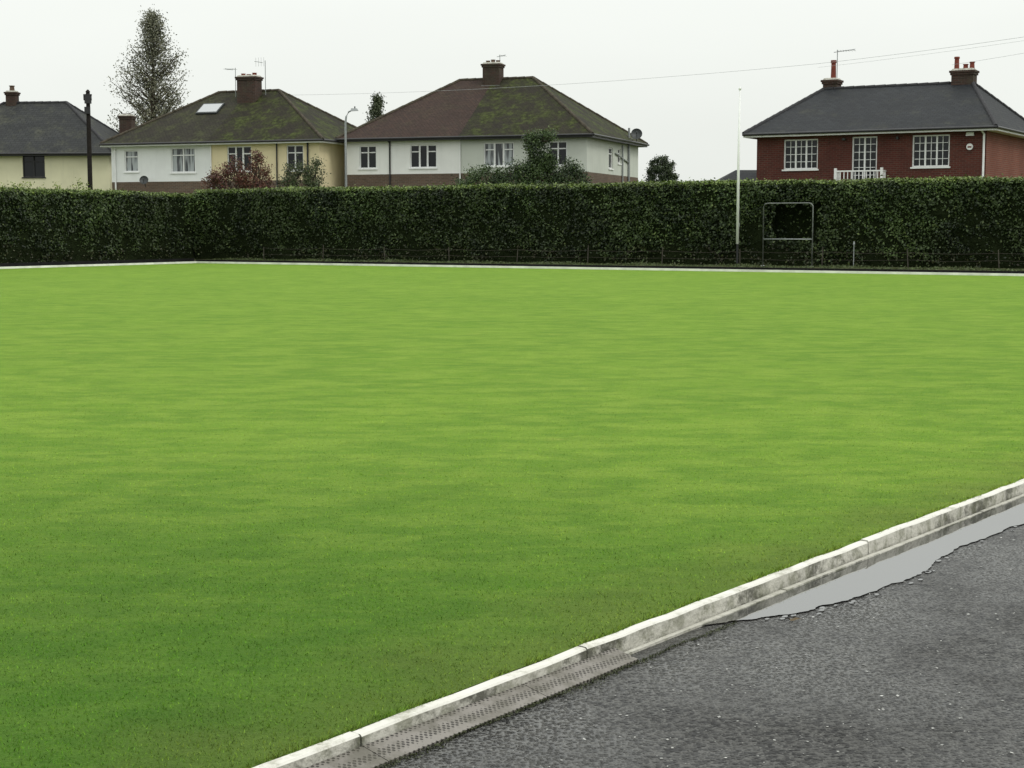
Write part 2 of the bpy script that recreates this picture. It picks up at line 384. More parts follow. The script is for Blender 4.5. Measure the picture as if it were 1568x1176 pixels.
strip(mb,BR,C,-.09,-.001,-.15,.058,WB,(0,.09)); strip(mb,C,LF,-.09,-.001,-.15,.058,WB,(-.001,0)); mb.make('board',edg)
bank=empty('green_surround_bank')
mb=MB(); strip(mb,BR,C,-.45,-.40,-.2,.11,BLK,(6,.4)); strip(mb,C,LF,-.45,-.40,-.2,.15,BLK,(.39,0)); mb.make('bank_board',bank)
mb=MB(); strip(mb,BR,C,-.40,-.091,-.21,-.12,SOIL,(0,.07)); strip(mb,C,LF,-.40,-.091,-.21,-.12,SOIL,(-.1,0)); mb.make('ditch',bank)
mb=MB(); strip(mb,BR,C,-4.2,-.452,-.2,.10,BANK,(8,.45)); strip(mb,C,LF,-4.2,-.452,-.2,.098,BANK,(4.2,0)); mb.make('bank_turf',bank)
# rough grass growing along the bank in front of the hedge
bd=Vector((C[0]-BR[0],C[1]-BR[1])).normalized(); n=16000
u=rng.uniform(-3,38,n); o_=rng.uniform(.47,1.9,n)
BX=BR[0]+bd.x*u+bd.y*o_; BY=BR[1]+bd.y*u-bd.x*o_
PB=np.stack([BX,BY,.10+rng.uniform(0,.07,n)*(np.sin(u*2.1)*.4+.7)],1)
leafmesh('bank_grass_tufts',PB,rng.uniform(.04,.10,n),leafcols0 if False else (np.array([.035,.055,.018])[None]*rng.uniform(.5,2.2,n)[:,None]+np.array([.03,.02,.008])[None]*rng.uniform(0,1,n)[:,None]),LEAF,bank,None,.25)

# ------------------------------------------------------------ hedge
HC=np.array([-10.97,55.2]); HR=np.array([13.44,42.0]); HL=np.array([-15.04,47.0])
def leafcols(P,n,dark,light,yel,hi=None,jit=.25):
    m=np.clip(.5+.35*snoise(P,2.2)+.35*snoise(P,7.)+rng.normal(size=n)*jit,0,1)[:,None]
    c=np.array(dark)*(1-m)+np.array(light)*m
    if hi is not None:
        k=(np.clip(hi,0,1)*rng.uniform(.2,1,n))[:,None]; c=c*(1-k)+np.array(yel)*k
    return c
def hedge(name,p,q,H,thick,recess=None):
    p=np.array(p); q=np.array(q); Lh=np.linalg.norm(q-p); d=(q-p)/Lh; nf=np.array([d[1],-d[0]])
    if nf@(-p)<0: nf=-nf
    par=empty(name)
    core=NT(name+'_core',1,.05); core.col(core.mix(core.noise(7,5),(.004,.006,.003),(.018,.026,.009))); core.bump(core.noise(15),1,.08)
    mb=MB(); nu=int(Lh/.25); prof=[(0.02,0),(.0,.3),(-.01,.55),(-.02,.8),(-.02,1.2),(-.02,1.5),(-.02,1.8),(-.04,H-.25),(-.14,H-.08),(-.45,H-.03),(-thick+.2,H-.04),(-thick,H-.25),(-thick,0)]
    rows=[]
    for i in range(nu+1):
        u=Lh*i/nu; r=[]
        for (o,z) in prof:
            e=.03*math.sin(u*2.1+z*3)+.03*math.sin(u*5.3+z*7)
            oo=o-.08+e
            if recess and recess[0]-.1<u<recess[1]+.1 and o>-.3 and .7<z<H-.3: oo-=.6
            pp=p+d*u+nf*oo; r.append((pp[0],pp[1],z+(.03*math.sin(u*1.3) if z>1 else 0)))
        rows.append(r)
    for i in range(nu):
        for k in range(len(prof)-1): mb.poly([rows[i][k],rows[i+1][k],rows[i+1][k+1],rows[i][k+1]],core.m)
    mb.poly(rows[0],core.m); mb.poly(rows[-1],core.m)
    mb.make('inner_mass',par)
    n=int(Lh*H*950); u=rng.uniform(-.05,Lh+.05,n); z=rng.uniform(.1,H,n)
    zl=.42+.16*snoise(np.stack([u,u*0,u*0],1),1.6)+.08*np.sin(u*6.1)
    bare=(z<zl)&(rng.uniform(size=n)<.6); u=u[~bare]; z=z[~bare]; zl=zl[~bare]; n=len(u)
    P0=np.stack([u,np.zeros(n),z],1)
    depth=.05*snoise(P0,2.)+.07*snoise(P0,6.5)+rng.normal(size=n)*.04-.05-np.where(z>H-.2,(z-(H-.2))**2*3,0)
    gap=(snoise(P0,5.)+rng.normal(size=n)*.5<-1.0); u=u[~gap]; z=z[~gap]; zl=zl[~gap]; depth=depth[~gap]; n=len(u)
    if recess:
        ins=(u>recess[0]+.08*np.sin(z*9))&(u<recess[1]+.08*np.sin(z*11))&(z>recess[2]+.06*np.sin(u*9))&(z<recess[3]+.07*np.sin(u*12)); kill=ins&(rng.uniform(size=n)<.93)
        depth=np.where(ins,depth-.4,depth); u=u[~kill]; z=z[~kill]; zl=zl[~kill]; depth=depth[~kill]; n=len(u)
    Pf=np.stack([p[0]+d[0]*u+nf[0]*depth,p[1]+d[1]*u+nf[1]*depth,z],1)
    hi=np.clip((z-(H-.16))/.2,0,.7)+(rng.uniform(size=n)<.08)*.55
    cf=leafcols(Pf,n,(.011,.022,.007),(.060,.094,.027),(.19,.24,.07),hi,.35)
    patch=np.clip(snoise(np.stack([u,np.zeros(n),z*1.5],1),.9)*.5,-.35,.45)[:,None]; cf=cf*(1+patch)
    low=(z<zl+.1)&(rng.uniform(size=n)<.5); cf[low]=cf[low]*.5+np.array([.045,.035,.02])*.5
    bf=np.tile(np.array([nf[0]*.7,nf[1]*.7,.55]),(n,1))
    n2=int(Lh*thick*600); u=rng.uniform(0,Lh,n2); o=rng.uniform(-thick,-.02,n2)
    P0=np.stack([u,o,np.zeros(n2)],1)
    zz=H-.02+.03*snoise(P0,3.)+.025*snoise(P0,.8)+rng.normal(size=n2)*.022+(rng.uniform(size=n2)<.03)*rng.uniform(0,.09,n2)-np.where(o>-.12,.05,0)
    Pt=np.stack([p[0]+d[0]*u+nf[0]*o,p[1]+d[1]*u+nf[1]*o,zz],1)
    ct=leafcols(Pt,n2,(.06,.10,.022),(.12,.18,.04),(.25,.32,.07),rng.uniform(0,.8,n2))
    bt=np.tile(np.array([0,0,1.]),(n2,1))
    P=np.concatenate([Pf,Pt]); 
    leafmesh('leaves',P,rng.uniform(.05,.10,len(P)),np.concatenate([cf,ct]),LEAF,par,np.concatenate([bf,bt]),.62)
    return par
Ldir=(HR-HC)/np.linalg.norm(HR-HC)
def uof(x,y): return float((np.array([x,y])-HC)@Ldir)
hedge('clipped_hedge',HC,HC+Ldir*37,2.50,1.3,(uof(7.2,45.0),uof(8.35,44.3),.85,1.80))
Ld2=(HL-HC)/np.linalg.norm(HL-HC)
hedge('clipped_hedge',HC+Ld2*-.6,HC+Ld2*21,2.36,1.3)

# ------------------------------------------------------------ low wire fence, posts, frame, flagpole
nfv=np.array([Ldir[1],-Ldir[0]])
def hp(u,o,z): q=HC+Ldir*u+nfv*o; return (float(q[0]),float(q[1]),z)
mb=MB()
for i in range(15):
    u=3.2+i*2.4; mb.tube([hp(u,.3,.05),hp(u+random.uniform(-.04,.04),.3,.58+random.uniform(-.06,.1))],.014,RUSTW,6)
for z in (.3,.5):
    mb.tube([hp(3.2+j*1.2,.3,z-.03*(j%2)+random.uniform(-.01,.01)) for j in range(29)],.0035,RUSTW,4)
mb.make('low_wire_fence')
FRM=plain('frame_tube',(.16,.17,.165),.5,.4,.3,15,.3)
mb=MB(); FX=(6.95,44.25),(8.17,43.5)
a,b_=[Vector((x,y,0)) for x,y in FX]
def at(q,z): v=a.lerp(b_,q); return (v.x,v.y,z)
mb.tube([at(0,.1),at(0,1.76),at(.03,1.82),at(.08,1.84),at(.92,1.84),at(.97,1.82),at(1,1.76),at(1,.1)],.017,FRM,8)
mb.tube([at(0,.86),at(1,.86)],.015,METAL,8)
mb.tube([at(-.04,.11),at(.04,.11)],.03,METAL,6); mb.tube([at(.96,.11),at(1.04,.11)],.03,METAL,6)
mb.make('tubular_metal_frame',smooth=True)
mb=MB(); q=hp(uof(9.0,43.0),.55,0); mb.tube([(q[0],q[1],.08),(q[0],q[1],.72)],.013,METAL); mb.tube([(q[0],q[1],.72),(q[0],q[1],.8)],[.03,.02],METAL,8); mb.make('marker_post')
fp=empty('flagpole',(6.33,44.9,0))
mb=MB(); mb.tube([(0,0,.72),(0,0,3.1),(.012,0,4.98)],[.042,.036,.024],WHITE,10); mb.tube([(.012,0,4.98),(.012,0,5.0),(.012,0,5.05),(.012,0,5.07)],[.02,.04,.04,.01],WHITE,10); mb.make('pole',fp,True)
mb=MB(); mb.tube([(0,0,.05),(0,0,.74)],.03,BLACKP,8); mb.box((-.08,-.08,.09),(.08,.08,.13),BLACKP); mb.tube([(.04,-.03,1.2),(.05,-.03,1.3)],.012,METAL,6); mb.make('ground_socket',fp)

# ------------------------------------------------------------ houses
def house(name,pL,pR,depth,ez,rz,r0,r1,matfn,roofs,wins,zcut=(),ucut=(),ov=.38,side=None,rside=(),fascia=WHITE,ridge=None,split=None):
    pL=Vector(pL); pR=Vector(pR); W=(pR-pL).length; ang=math.atan2(pR.y-pL.y,pR.x-pL.x)
    e=empty(name,(pL.x,pL.y,0),ang)
    zb=-.3; mb=MB()
    def wall(fr,length,ws,fn,cuts=()):
        (ox,oy),(ux,uy)=fr; nx,ny=uy,-ux
        us=sorted({0,length,*cuts,*[w_[0] for w_ in ws],*[w_[1] for w_ in ws]}); zs=sorted({zb,ez+.05,*zcut,*[w_[2] for w_ in ws],*[w_[3] for w_ in ws]})
        P=lambda u,d_,z:(ox+ux*u+nx*d_,oy+uy*u+ny*d_,z)
        for i in range(len(us)-1):
            for j in range(len(zs)-1):
                cu=(us[i]+us[i+1])/2; cz=(zs[j]+zs[j+1])/2
                if any(w_[0]<cu<w_[1] and w_[2]<cz<w_[3] for w_ in ws): continue
                mb.poly([P(us[i],0,zs[j]),P(us[i+1],0,zs[j]),P(us[i+1],0,zs[j+1]),P(us[i],0,zs[j+1])],fn(cu,cz))
        for (u0,u1,z0,z1,*_) in ws:
            m=fn((u0+u1)/2,(z0+z1)/2); k=-.14
            mb.poly([P(u0,0,z0),P(u0,0,z1),P(u0,k,z1),P(u0,k,z0)],m); mb.poly([P(u1,0,z1),P(u1,0,z0),P(u1,k,z0),P(u1,k,z1)],m)
            mb.poly([P(u0,0,z1),P(u1,0,z1),P(u1,k,z1),P(u0,k,z1)],m); mb.poly([P(u1,0,z0),P(u0,0,z0),P(u0,k,z0),P(u1,k,z0)],m)
    ff=((0,0),(1,0)); fr=((W,0),(0,1)); fb=((W,depth),(-1,0)); fl=((0,depth),(0,-1))
    sfn=side or matfn
    wall(ff,W,wins,matfn,ucut); wall(fr,depth,rside,lambda u,z:sfn(W,z)); wall(fb,W,[],lambda u,z:matfn(W-u,z),[W-x for x in ucut]); wall(fl,depth,[],lambda u,z:matfn(0,z))
    mb.make('walls',e)
    for k,(frm,ws) in enumerate(((ff,wins),(fr,rside))):
        for i,wn in enumerate(ws):
            u0,u1,z0,z1,nl,style=wn[:6]; gl=wn[6] if len(wn)>6 else GLASS; fm=wn[7] if len(wn)>7 else WHITE
            wb=MB(); F=.05; d0,d1=-.11,-.045
            wb.obox(frm,u0,u1,-.13,-.09,z0,z1,gl)
            wb.obox(frm,u0,u0+F,d0,d1,z0,z1,fm); wb.obox(frm,u1-F,u1,d0,d1,z0,z1,fm)
            wb.obox(frm,u0+F,u1-F,d0,d1,z0,z0+F,fm); wb.obox(frm,u0+F,u1-F,d0,d1,z1-F,z1,fm)
            wb.obox(frm,u0-.05,u1+.05,-.04,.05,z0-.06,z0-.002,fm)
            lw=(u1-u0-2*F)/nl; zt=z1-(z1-z0)*.30
            for q in range(nl):
                a0=u0+F+lw*q; a1=a0+lw
                if q: wb.obox(frm,a0-.03,a0+.03,d0,d1+.004,z0+F,z1-F,fm)
                if style=='geo':
                    c_=(a0+a1)/2; wb.obox(frm,c_-.010,c_+.010,d0,d1-.006,z0+F,z1-F,fm)
                    for h in range(1,4): zz=z0+(z1-z0)*h/4; wb.obox(frm,a0+.03,a1-.03,d0,d1-.008,zz-.010,zz+.010,fm)
                elif style=='door':
                    c_=(a0+a1)/2; wb.obox(frm,c_-.010,c_+.010,d0,d1-.006,z0+F,z1-F,fm)
                    for h in range(1,7): zz=z0+(z1-z0)*h/7; wb.obox(frm,a0+.03,a1-.03,d0,d1-.008,zz-.010,zz+.010,fm)
                elif style=='case' and (nl<3 or q!=1):
                    wb.obox(frm,a0+.03,a1-.03,d0,d1+.002,zt-.025,zt+.025,fm)
                elif style=='case':
                    for s_ in (a0+.03,a1-.05): wb.obox(frm,s_,s_+.02,d0,d1+.006,z0+F,z1-F,fm)
            wb.make(f'window_{k}_{i}',e)
    o=ov; h=depth/2; z=ez; mb=MB()
    A,B_,C_,D_=(-o,-o,z),(W+o,-o,z),(W+o,depth+o,z),(-o,depth+o,z); R0=(r0,h,rz); R1=(r1,h,rz)
    mL,mR=roofs
    s=split if split is not None else W/2; S0=(s,-o,z); S1=(s,h,rz); S2=(s,depth+o,z)
    mb.poly([A,S0,S1,R0],mL); mb.poly([S0,B_,R1,S1],mR); mb.poly([B_,C_,R1],mR); mb.poly([C_,S2,S1,R1],mR); mb.poly([S2,D_,R0,S1],mL); mb.poly([D_,A,R0],mL)
    mb.make('roof',e)
    mb=MB(); z0,z1=z-.16,z-.004
    mb.box((-o,-o,z0),(W+o,-o+.03,z1),fascia); mb.box((-o,depth+o-.03,z0),(W+o,depth+o,z1),fascia)
    mb.box((-o,-o+.03,z0),(-o+.03,depth+o-.03,z1),fascia); mb.box((W+o-.03,-o+.03,z0),(W+o,depth+o-.03,z1),fascia)
    mb.box((-o+.03,-o+.03,z0+.01),(W+o-.03,.0-.002,z0+.03),fascia); mb.box((W+.002,0,z0+.01),(W+o-.03,depth+o-.04,z0+.03),fascia)
    mb.make('fascia_and_soffit',e)
    mb=MB(); gm=BLACKP
    mb.tube([(-o,-o-.06,z-.05),(W+o+.06,-o-.06,z-.05)],.05,gm,8); mb.tube([(W+o+.06,-o-.06,z-.05),(W+o+.06,depth+o,z-.05)],.05,gm,8); mb.make('gutter',e)
    mb=MB(); rm=ridge
    def cap(p,q,n_):
        p=Vector(p); q=Vector(q)
        for i in range(n_):
            a_=p.lerp(q,(i+.02)/n_); b2_=p.lerp(q,(i+.98)/n_); mb.tube([a_,b2_],[.07,.085],rm,8)
    cap(R0,R1,int((r1-r0)/.45)+1); cap(A,R0,13); cap(B_,R1,13); cap(C_,R1,13); cap(D_,R0,13)
    mb.make('ridge_tiles',e)
    return e,W
def chimney(e,cx,cy,wx,wy,z0,z1,bm,pots,name='chimney',potm=None):
    mb=MB(); hx,hy=wx/2,wy/2
    mb.box((cx-hx,cy-hy,z0),(cx+hx,cy+hy,z1-.2),bm)
    mb.box((cx-hx-.04,cy-hy-.04,z1-.2),(cx+hx+.04,cy+hy+.04,z1-.11),bm); mb.box((cx-hx-.075,cy-hy-.075,z1-.11),(cx+hx+.075,cy+hy+.075,z1-.03),bm)
    mb.box((cx-hx-.02,cy-hy-.02,z1-.03),(cx+hx+.02,cy+hy+.02,z1+.05),CONC,.06)
    for (px,py,h,r) in pots:
        mb.tube([(cx+px,cy+py,z1+.03),(cx+px,cy+py,z1+.03+h*.85),(cx+px,cy+py,z1+.031+h*.85),(cx+px,cy+py,z1+.03+h)],[r,r*.85,r*1.1,r*1.05],potm,10)
    mb.make(name,e)
def antenna(e,x,y,z0,z1,arm,n_=6,vert=False,name='tv_aerial',dirn=1):
    mb=MB(); mb.tube([(x,y,z0),(x,y,z1)],.018,METAL,5)
    mb.tube([(x-.15*dirn,y,z1-.1),(x+arm*dirn,y,z1-.02)],.014,METAL,5)
    for i in range(n_):
        xx=x+arm*dirn*(i+.5)/n_; 
        if vert: mb.tube([(xx,y,z1-.28),(xx,y,z1+.16)],.007,METAL,4)
        else: mb.tube([(xx,y-.25,z1-.06),(xx,y+.25,z1-.06)],.008,METAL,4)
    mb.make(name,e)
def dish(e,p,r,dr,name='satellite_dish'):
    mb=MB(); p=Vector(p); dr=Vector(dr).normalized(); a_=dr.cross(Vector((0,0,1))).normalized(); b2_=dr.cross(a_)
    dm=DARKMET; rings=[]
    for k in range(5):
        rr=r*k/4; rings.append([p+dr*(.35*rr*rr/r)+(a_*math.cos(q*math.pi/8)+b2_*math.sin(q*math.pi/8))*max(rr,.001) for q in range(16)])
    for k in range(4):
        for q in range(16): mb.poly([rings[k][q],rings[k][(q+1)%16],rings[k+1][(q+1)%16],rings[k+1][q]],dm)
    mb.tube([p-Vector((0,0,r*.8)),p+dr*r*1.1],.012,dm,5); mb.tube([p+dr*r*1.05,p+dr*r*1.25],.04,dm,6)
    mb.tube([p,p-dr*.35-Vector((0,0,.2))],.02,dm,5)
    mb.make(name,e)
RED=brick('red_brick',(.115,.030,.022),(.066,.020,.016),(.12,.085,.065))
RED_LIT=brick('red_brick_lit_side',(.20,.058,.034),(.14,.040,.025),(.20,.15,.12))  # red brick again, with the lighter tone of the lit side painted in
BUFF=brick('weathered_brick',(.15,.10,.07),(.095,.068,.05),(.17,.155,.13))
CHB=brick('chimney_brick',(.075,.040,.030),(.042,.028,.022),(.08,.07,.06),moss=.5,mosscol=(.045,.05,.032))
SLATE=brick('dark_slate',(.026,.029,.032),(.015,.017,.020),(.006,.007,.008),.25,.16,.010,moss=.35,mosscol=(.05,.052,.035),mlo=.5,mhi=.75,rough=.7,spec=.2)
SLATEL=brick('grey_slate',(.040,.042,.042),(.024,.026,.027),(.008,.009,.010),.28,.2,.010,moss=.5,mosscol=(.065,.068,.045),rough=.75,spec=.2)
BROWN=brick('brown_roof_tile',(.064,.041,.033),(.042,.030,.026),(.012,.009,.008),.18,.12,.010,moss=.45,mosscol=(.045,.04,.024),mlo=.47,mhi=.72,spec=.15)
MOSSY=brick('mossy_roof_tile',(.036,.031,.022),(.024,.022,.016),(.008,.008,.006),.18,.12,.010,moss=.9,mosscol=(.040,.050,.013),mlo=.40,mhi=.62,spec=.15)
MOSSA=brick('lichened_roof_tile',(.042,.038,.028),(.028,.026,.021),(.008,.008,.007),.18,.12,.010,moss=.6,mosscol=(.048,.054,.022),mlo=.42,mhi=.68,spec=.15)
RIDGEM=plain('ridge_tile',(.065,.056,.040),.9,.2,.4,5); RIDGED=plain('dark_ridge_tile',(.035,.035,.038),.8,.3,.3,5)
POTR=plain('terracotta_pot',(.19,.050,.035),.8,.2,.2,8); POTB=plain('buff_pot',(.13,.09,.065),.8,.2,.3,8)
WW=render_wall('white_render',(.81,.82,.79),.2); GW=render_wall('pale_grey_render',(.56,.59,.53),.25); CW=render_wall('cream_render',(.74,.65,.42),.25); CW2=render_wall('pale_cream_render',(.68,.66,.46),.25)
WW2=render_wall('cool_white_render',(.78,.80,.79),.2)
DKFR=plain('dark_window_frame',(.03,.03,.032),.5,.3)

# centre semi
e,W=house('semi_detached_house',(-7.92,77),(3.4,73),9.,5.42,8.46,4.1,7.9,
  lambda u,z: BUFF if z<3.72 else (WW if u<5.84 else GW),(BROWN,MOSSY),
  [(.67,1.56,4.0,5.08,2,'case'),(3.29,4.65,4.0,5.08,3,'case'),(7.01,8.49,4.02,5.12,3,'case',CURT),(10.18,11.06,4.02,5.12,2,'case'),
   (.9,2.7,.9,2.3,3,'case'),(3.6,5.3,.6,2.4,3,'case'),(7.0,9.0,.6,2.4,3,'case'),(9.8,11.2,.9,2.3,2,'case')],
  zcut=(3.72,),ucut=(5.84,),side=lambda u,z:(BUFF if z<2.9 else GW),rside=[(3.6,4.3,4.0,5.0,1,'case'),(5.2,5.7,4.3,5.0,1,'case')],fascia=BLACKP,ridge=RIDGEM,split=5.9)
chimney(e,5.9,4.3,.86,.65,7.9,9.18,CHB,[(-.26,0,.12,.11),(.0,0,.16,.11),(.26,0,.12,.11)],potm=POTB)
mb=MB()
mb.tube([(2.27,-.05,5.3),(2.27,-.05,0)],.04,BLACKP); mb.tube([(2.27,-.4,5.34),(2.27,-.05,5.2)],.04,BLACKP)
mb.tube([(5.84,-.05,5.3),(5.84,-.05,4.9),(5.84,-.05,3.0)],.035,WHITE)
mb.tube([(W+.06,7.0,0),(W+.06,7.0,6.1)],.055,METAL); mb.tube([(W+.05,5.9,0),(W+.05,5.9,5.2)],.04,METAL); mb.tube([(W+.05,6.95,4.4),(W+.05,4.6,4.75)],.035,METAL)
mb.make('drain_pipes',e)
mb=MB(); mb.box((5.42,3.9,8.0),(6.38,4.2,8.10),METAL); mb.make('chimney_flashing',e)
dish(e,(W+.55,6.6,5.75),.28,(.3,-1,.35))
mb=MB(); mb.tube([(W+.1,6.8,5.0),(W+.1,6.8,5.5),(W+.5,6.7,5.6)],.02,METAL,5); mb.make('dish_bracket',e)
antenna(e,6.25,4.3,8.9,9.6,.3,3)

# left semi
e,W=house('semi_detached_house',(-19.94,80),(-9.1,76),7.5,5.34,8.05,4.0,7.4,
  lambda u,z: BUFF if z<3.45 else (WW2 if u<5.7 else CW),(MOSSA,MOSSY),
  [(.76,1.55,3.95,5.0,1,'case',CURT),(3.43,4.79,3.88,5.08,2,'case',CURT),(6.57,7.9,3.9,5.1,3,'case'),(9.8,10.7,3.9,5.1,2,'case'),
   (1,3,.7,2.4,3,'case'),(6.5,8.5,.7,2.4,3,'case')],zcut=(3.45,),ucut=(5.7,),rside=[],side=lambda u,z:CW,fascia=WHITE,ridge=RIDGEM,split=5.7)
chimney(e,6.1,3.1,1.02,.7,7.0,8.72,CHB,[(-.33,0,.12,.12),(-.02,0,.08,.12),(.3,0,.14,.12)],potm=POTR)
antenna(e,5.2,3.3,7.6,9.2,-.6,5); antenna(e,6.9,3.3,7.8,9.5,-.6,4,True)
def skyl(e,u0,u1,q0,q1,ov,ez,rz,h):
    f=lambda q:(-ov+(h+ov)*q, ez+(rz-ez)*q)
    n_=Vector((0,-(rz-ez),h+ov)).normalized(); mb=MB()
    def pt(u,q,k): y,z=f(q); return (u,y+n_.y*k,z+n_.z*k)
    mb.hexa([pt(u0,q0,0),pt(u1,q0,0),pt(u1,q1,0),pt(u0,q1,0),pt(u0,q0,.09),pt(u1,q0,.09),pt(u1,q1,.09),pt(u0,q1,.09)],DARKMET)
    g=NT('skylight_glass',.08,1.); g.col((.30,.32,.33)); g.b.inputs['IOR'].default_value=1.9
    m_=.06; mb.hexa([pt(u0+m_,q0+.02,.08),pt(u1-m_,q0+.02,.08),pt(u1-m_,q1-.02,.08),pt(u0+m_,q1-.02,.08),pt(u0+m_,q0+.02,.1),pt(u1-m_,q0+.02,.1),pt(u1-m_,q1-.02,.1),pt(u0+m_,q1-.02,.1)],g.m)
    mb.make('skylight',e)
skyl(e,3.75,4.95,.54,.74,.38,5.34,8.05,3.75)
mb=MB(); mb.tube([(5.7,-.05,5.2),(5.7,-.05,3)],.035,WHITE); mb.tube([(10.95,-.05,5.25),(10.95,-.05,0)],.045,BLACKP); mb.tube([(9.3,-.05,5.2),(9.3,-.05,3)],.035,BLACKP); mb.tube([(.25,-.05,5.2),(.25,-.05,0)],.04,WHITE); mb.make('drain_pipes',e)
dish(e,(2.2,-.5,3.5),.22,(.4,-1,.35))

# far left house
e,W=house('cream_rendered_house',(-32,85.2),(-21.1,84.2),7.,5.1,8.0,3.9,7.4,lambda u,z:CW2,(SLATEL,SLATEL),
  [(6.25,7.45,3.85,5.0,2,'case',GLASS,DKFR),(1.5,3,3.8,5.,2,'case'),(2,4,.8,2.3,3,'case')],fascia=BLACKP,ridge=RIDGED)
chimney(e,4.35,3.5,.55,.5,7.7,8.6,CHB,[(0,0,.3,.14)],potm=POTB)
chimney(e,10.4,4.6,.7,.65,5.2,7.35,CHB,[(-.15,0,.08,.1),(.15,0,.08,.1)],name='end_chimney',potm=POTB)

# red brick house
e,W=house('red_brick_house',(9.67,63.5),(17.4,59),8.,4.87,6.85,1.3,7.35,lambda u,z:RED,(SLATE,SLATE),
  [(1.12,2.51,3.45,4.61,3,'geo'),(3.87,4.85,2.6,4.64,2,'door'),(6.2,7.6,3.45,4.63,3,'geo'),(1.0,2.7,.8,2.1,3,'geo'),(6.0,7.8,.8,2.1,3,'geo')],
  side=lambda u,z:RED_LIT,ov=.42,fascia=WHITE,ridge=RIDGED)
chimney(e,1.55,4.3,.58,.6,6.2,7.25,CHB,[(0.05,0,.75,.11)],potm=POTR)
chimney(e,7.0,4.1,.85,.6,6.2,7.35,CHB,[(-.30,0,.5,.1),(.05,0,.2,.10),(.30,0,.28,.10)],name='end_chimney',potm=POTR)
antenna(e,1.75,4.3,7.0,8.45,.75,6,name='tv_aerial')
mb=MB()
for k in range(13): u=3.45+1.75*k/12; mb.box((u-.015,-.52,2.65),(u+.015,-.49,3.30),WHITE)
mb.box((3.42,-.53,3.30),(5.23,-.47,3.35),WHITE); mb.box((3.42,-.53,2.58),(5.23,-.47,2.64),WHITE)
for u in (3.40,5.20):
    mb.box((u-.04,-.55,2.5),(u+.05,-.46,3.44),WHITE); mb.box((u-.02,-.45,3.30),(u+.03,0,3.35),WHITE)
    for j in range(4): mb.box((u-.01,-.4+j*.11,2.6),(u+.02,-.37+j*.11,3.3),WHITE)
mb.box((3.3,-.56,2.40),(5.35,-.002,2.5),CONC); mb.make('balcony_railing',e)
mb=MB(); mb.tube([(W-.12,-.38,4.75),(W-.08,-.06,4.6),(W-.08,-.06,0)],.04,WHITE); mb.make('drain_pipe',e)
mb=MB(); mb.box((8.2,-.09,4.55),(8.5,-.002,4.68),WHITE,.02); mb.tube([(8.35,-.002,4.15),(8.35,-.07,4.15)],.12,WHITE,14); mb.box((8.28,-.085,4.12),(8.42,-.072,4.17),POTR); mb.box((3.5,-.12,4.52),(3.62,-.002,4.6),DARKMET); mb.box((5.6,-.1,4.5),(5.68,-.002,4.6),DARKMET); mb.make('alarm_box_and_lamp',e)

e=empty('garden_outbuilding',(9.3,66,0))
mb=MB(); mb.box((-.9,0,-.2),(.9,3,2.9),RED); mb.make('walls',e); mb=MB(); mb.poly([(-1.1,-.2,2.9),(1.1,-.2,2.9),(1.1,1.5,3.6),(.1,1.5,3.6)],SLATE); mb.poly([(1.1,3.2,2.9),(-1.1,3.2,2.9),(.1,1.5,3.6),(1.1,1.5,3.6)],SLATE); mb.poly([(-1.1,-.2,2.9),(.1,1.5,3.6),(-1.1,3.2,2.9)],SLATE); mb.poly([(1.1,-.2,2.9),(1.1,1.5,3.6),(1.1,3.2,2.9)],SLATE); mb.make('roof',e)

# ------------------------------------------------------------ poles and wires
WOOD=plain('creosoted_wood',(.022,.019,.017),.9,.1,.3,10)
tp=empty('telegraph_pole',(-18.4,70,0)); mb=MB(); mb.tube([(0,0,-.2),(0,0,7.05)],[.12,.085],WOOD,10)
mb.tube([(0,0,7.05),(0,0,7.15)],[.11,.03],WOOD,10)
mb.tube([(0,-.02,6.55),(0,-.02,6.95)],.15,BLACKP,10)
for s in (-1,1): mb.tube([(0,-.05,6.7),(s*.16,-.05,6.7),(s*.16,-.05,6.95)],.03,WOOD,6)
mb.box((-.12,-.2,6.1),(.12,-.1,6.4),BLACKP); mb.make('pole',tp)
lp=empty('street_lamp',(-7.03,68,0)); mb=MB()
mb.tube([(0,0,-.2),(0,0,1.3)],.09,METAL,10); mb.tube([(0,0,1.3),(0,0,5.55),(.03,0,5.85),(.14,0,6.05),(.28,0,6.12)],[.055,.045,.04,.035,.03],METAL,10)
mb.hexa([(.22,-.1,6.08),(.55,-.09,6.1),(.55,.09,6.1),(.22,.1,6.08),(.25,-.06,6.2),(.5,-.05,6.19),(.5,.05,6.19),(.25,.06,6.2)],METAL); mb.tube([(.4,0,6.19),(.4,0,6.28)],.03,DARKMET,6); mb.make('column_and_lantern',lp)
WIRE=plain('wire',(.42,.44,.44),.6,.2)
def sag(p,q,s,n_=14): 
    p=Vector(p); q=Vector(q); return [p.lerp(q,i/n_)-Vector((0,0,4*s*(i/n_)*(1-i/n_))) for i in range(n_+1)]
mb=MB()
mb.tube(sag((-11.5,82,7.9),(12.3,65,7.75),.25,24),.006,WIRE,5); mb.tube(sag((12.3,65,7.75),(24,46,8.1),.15),.006,WIRE,5); mb.tube(sag((12.3,65,7.6),(24,46,8.0),.15),.004,WIRE,5); mb.tube(sag((16.6,61,7.3),(24,46,8.1),.15),.005,WIRE,5)
mb.make('overhead_wires')
mb=MB(); mb.tube([(24,46,-.2),(24,46,8.3)],[.14,.1],WOOD,10); mb.box((23.6,45.9,8.0),(24.4,46.0,8.1),WOOD); mb.make('telegraph_pole')

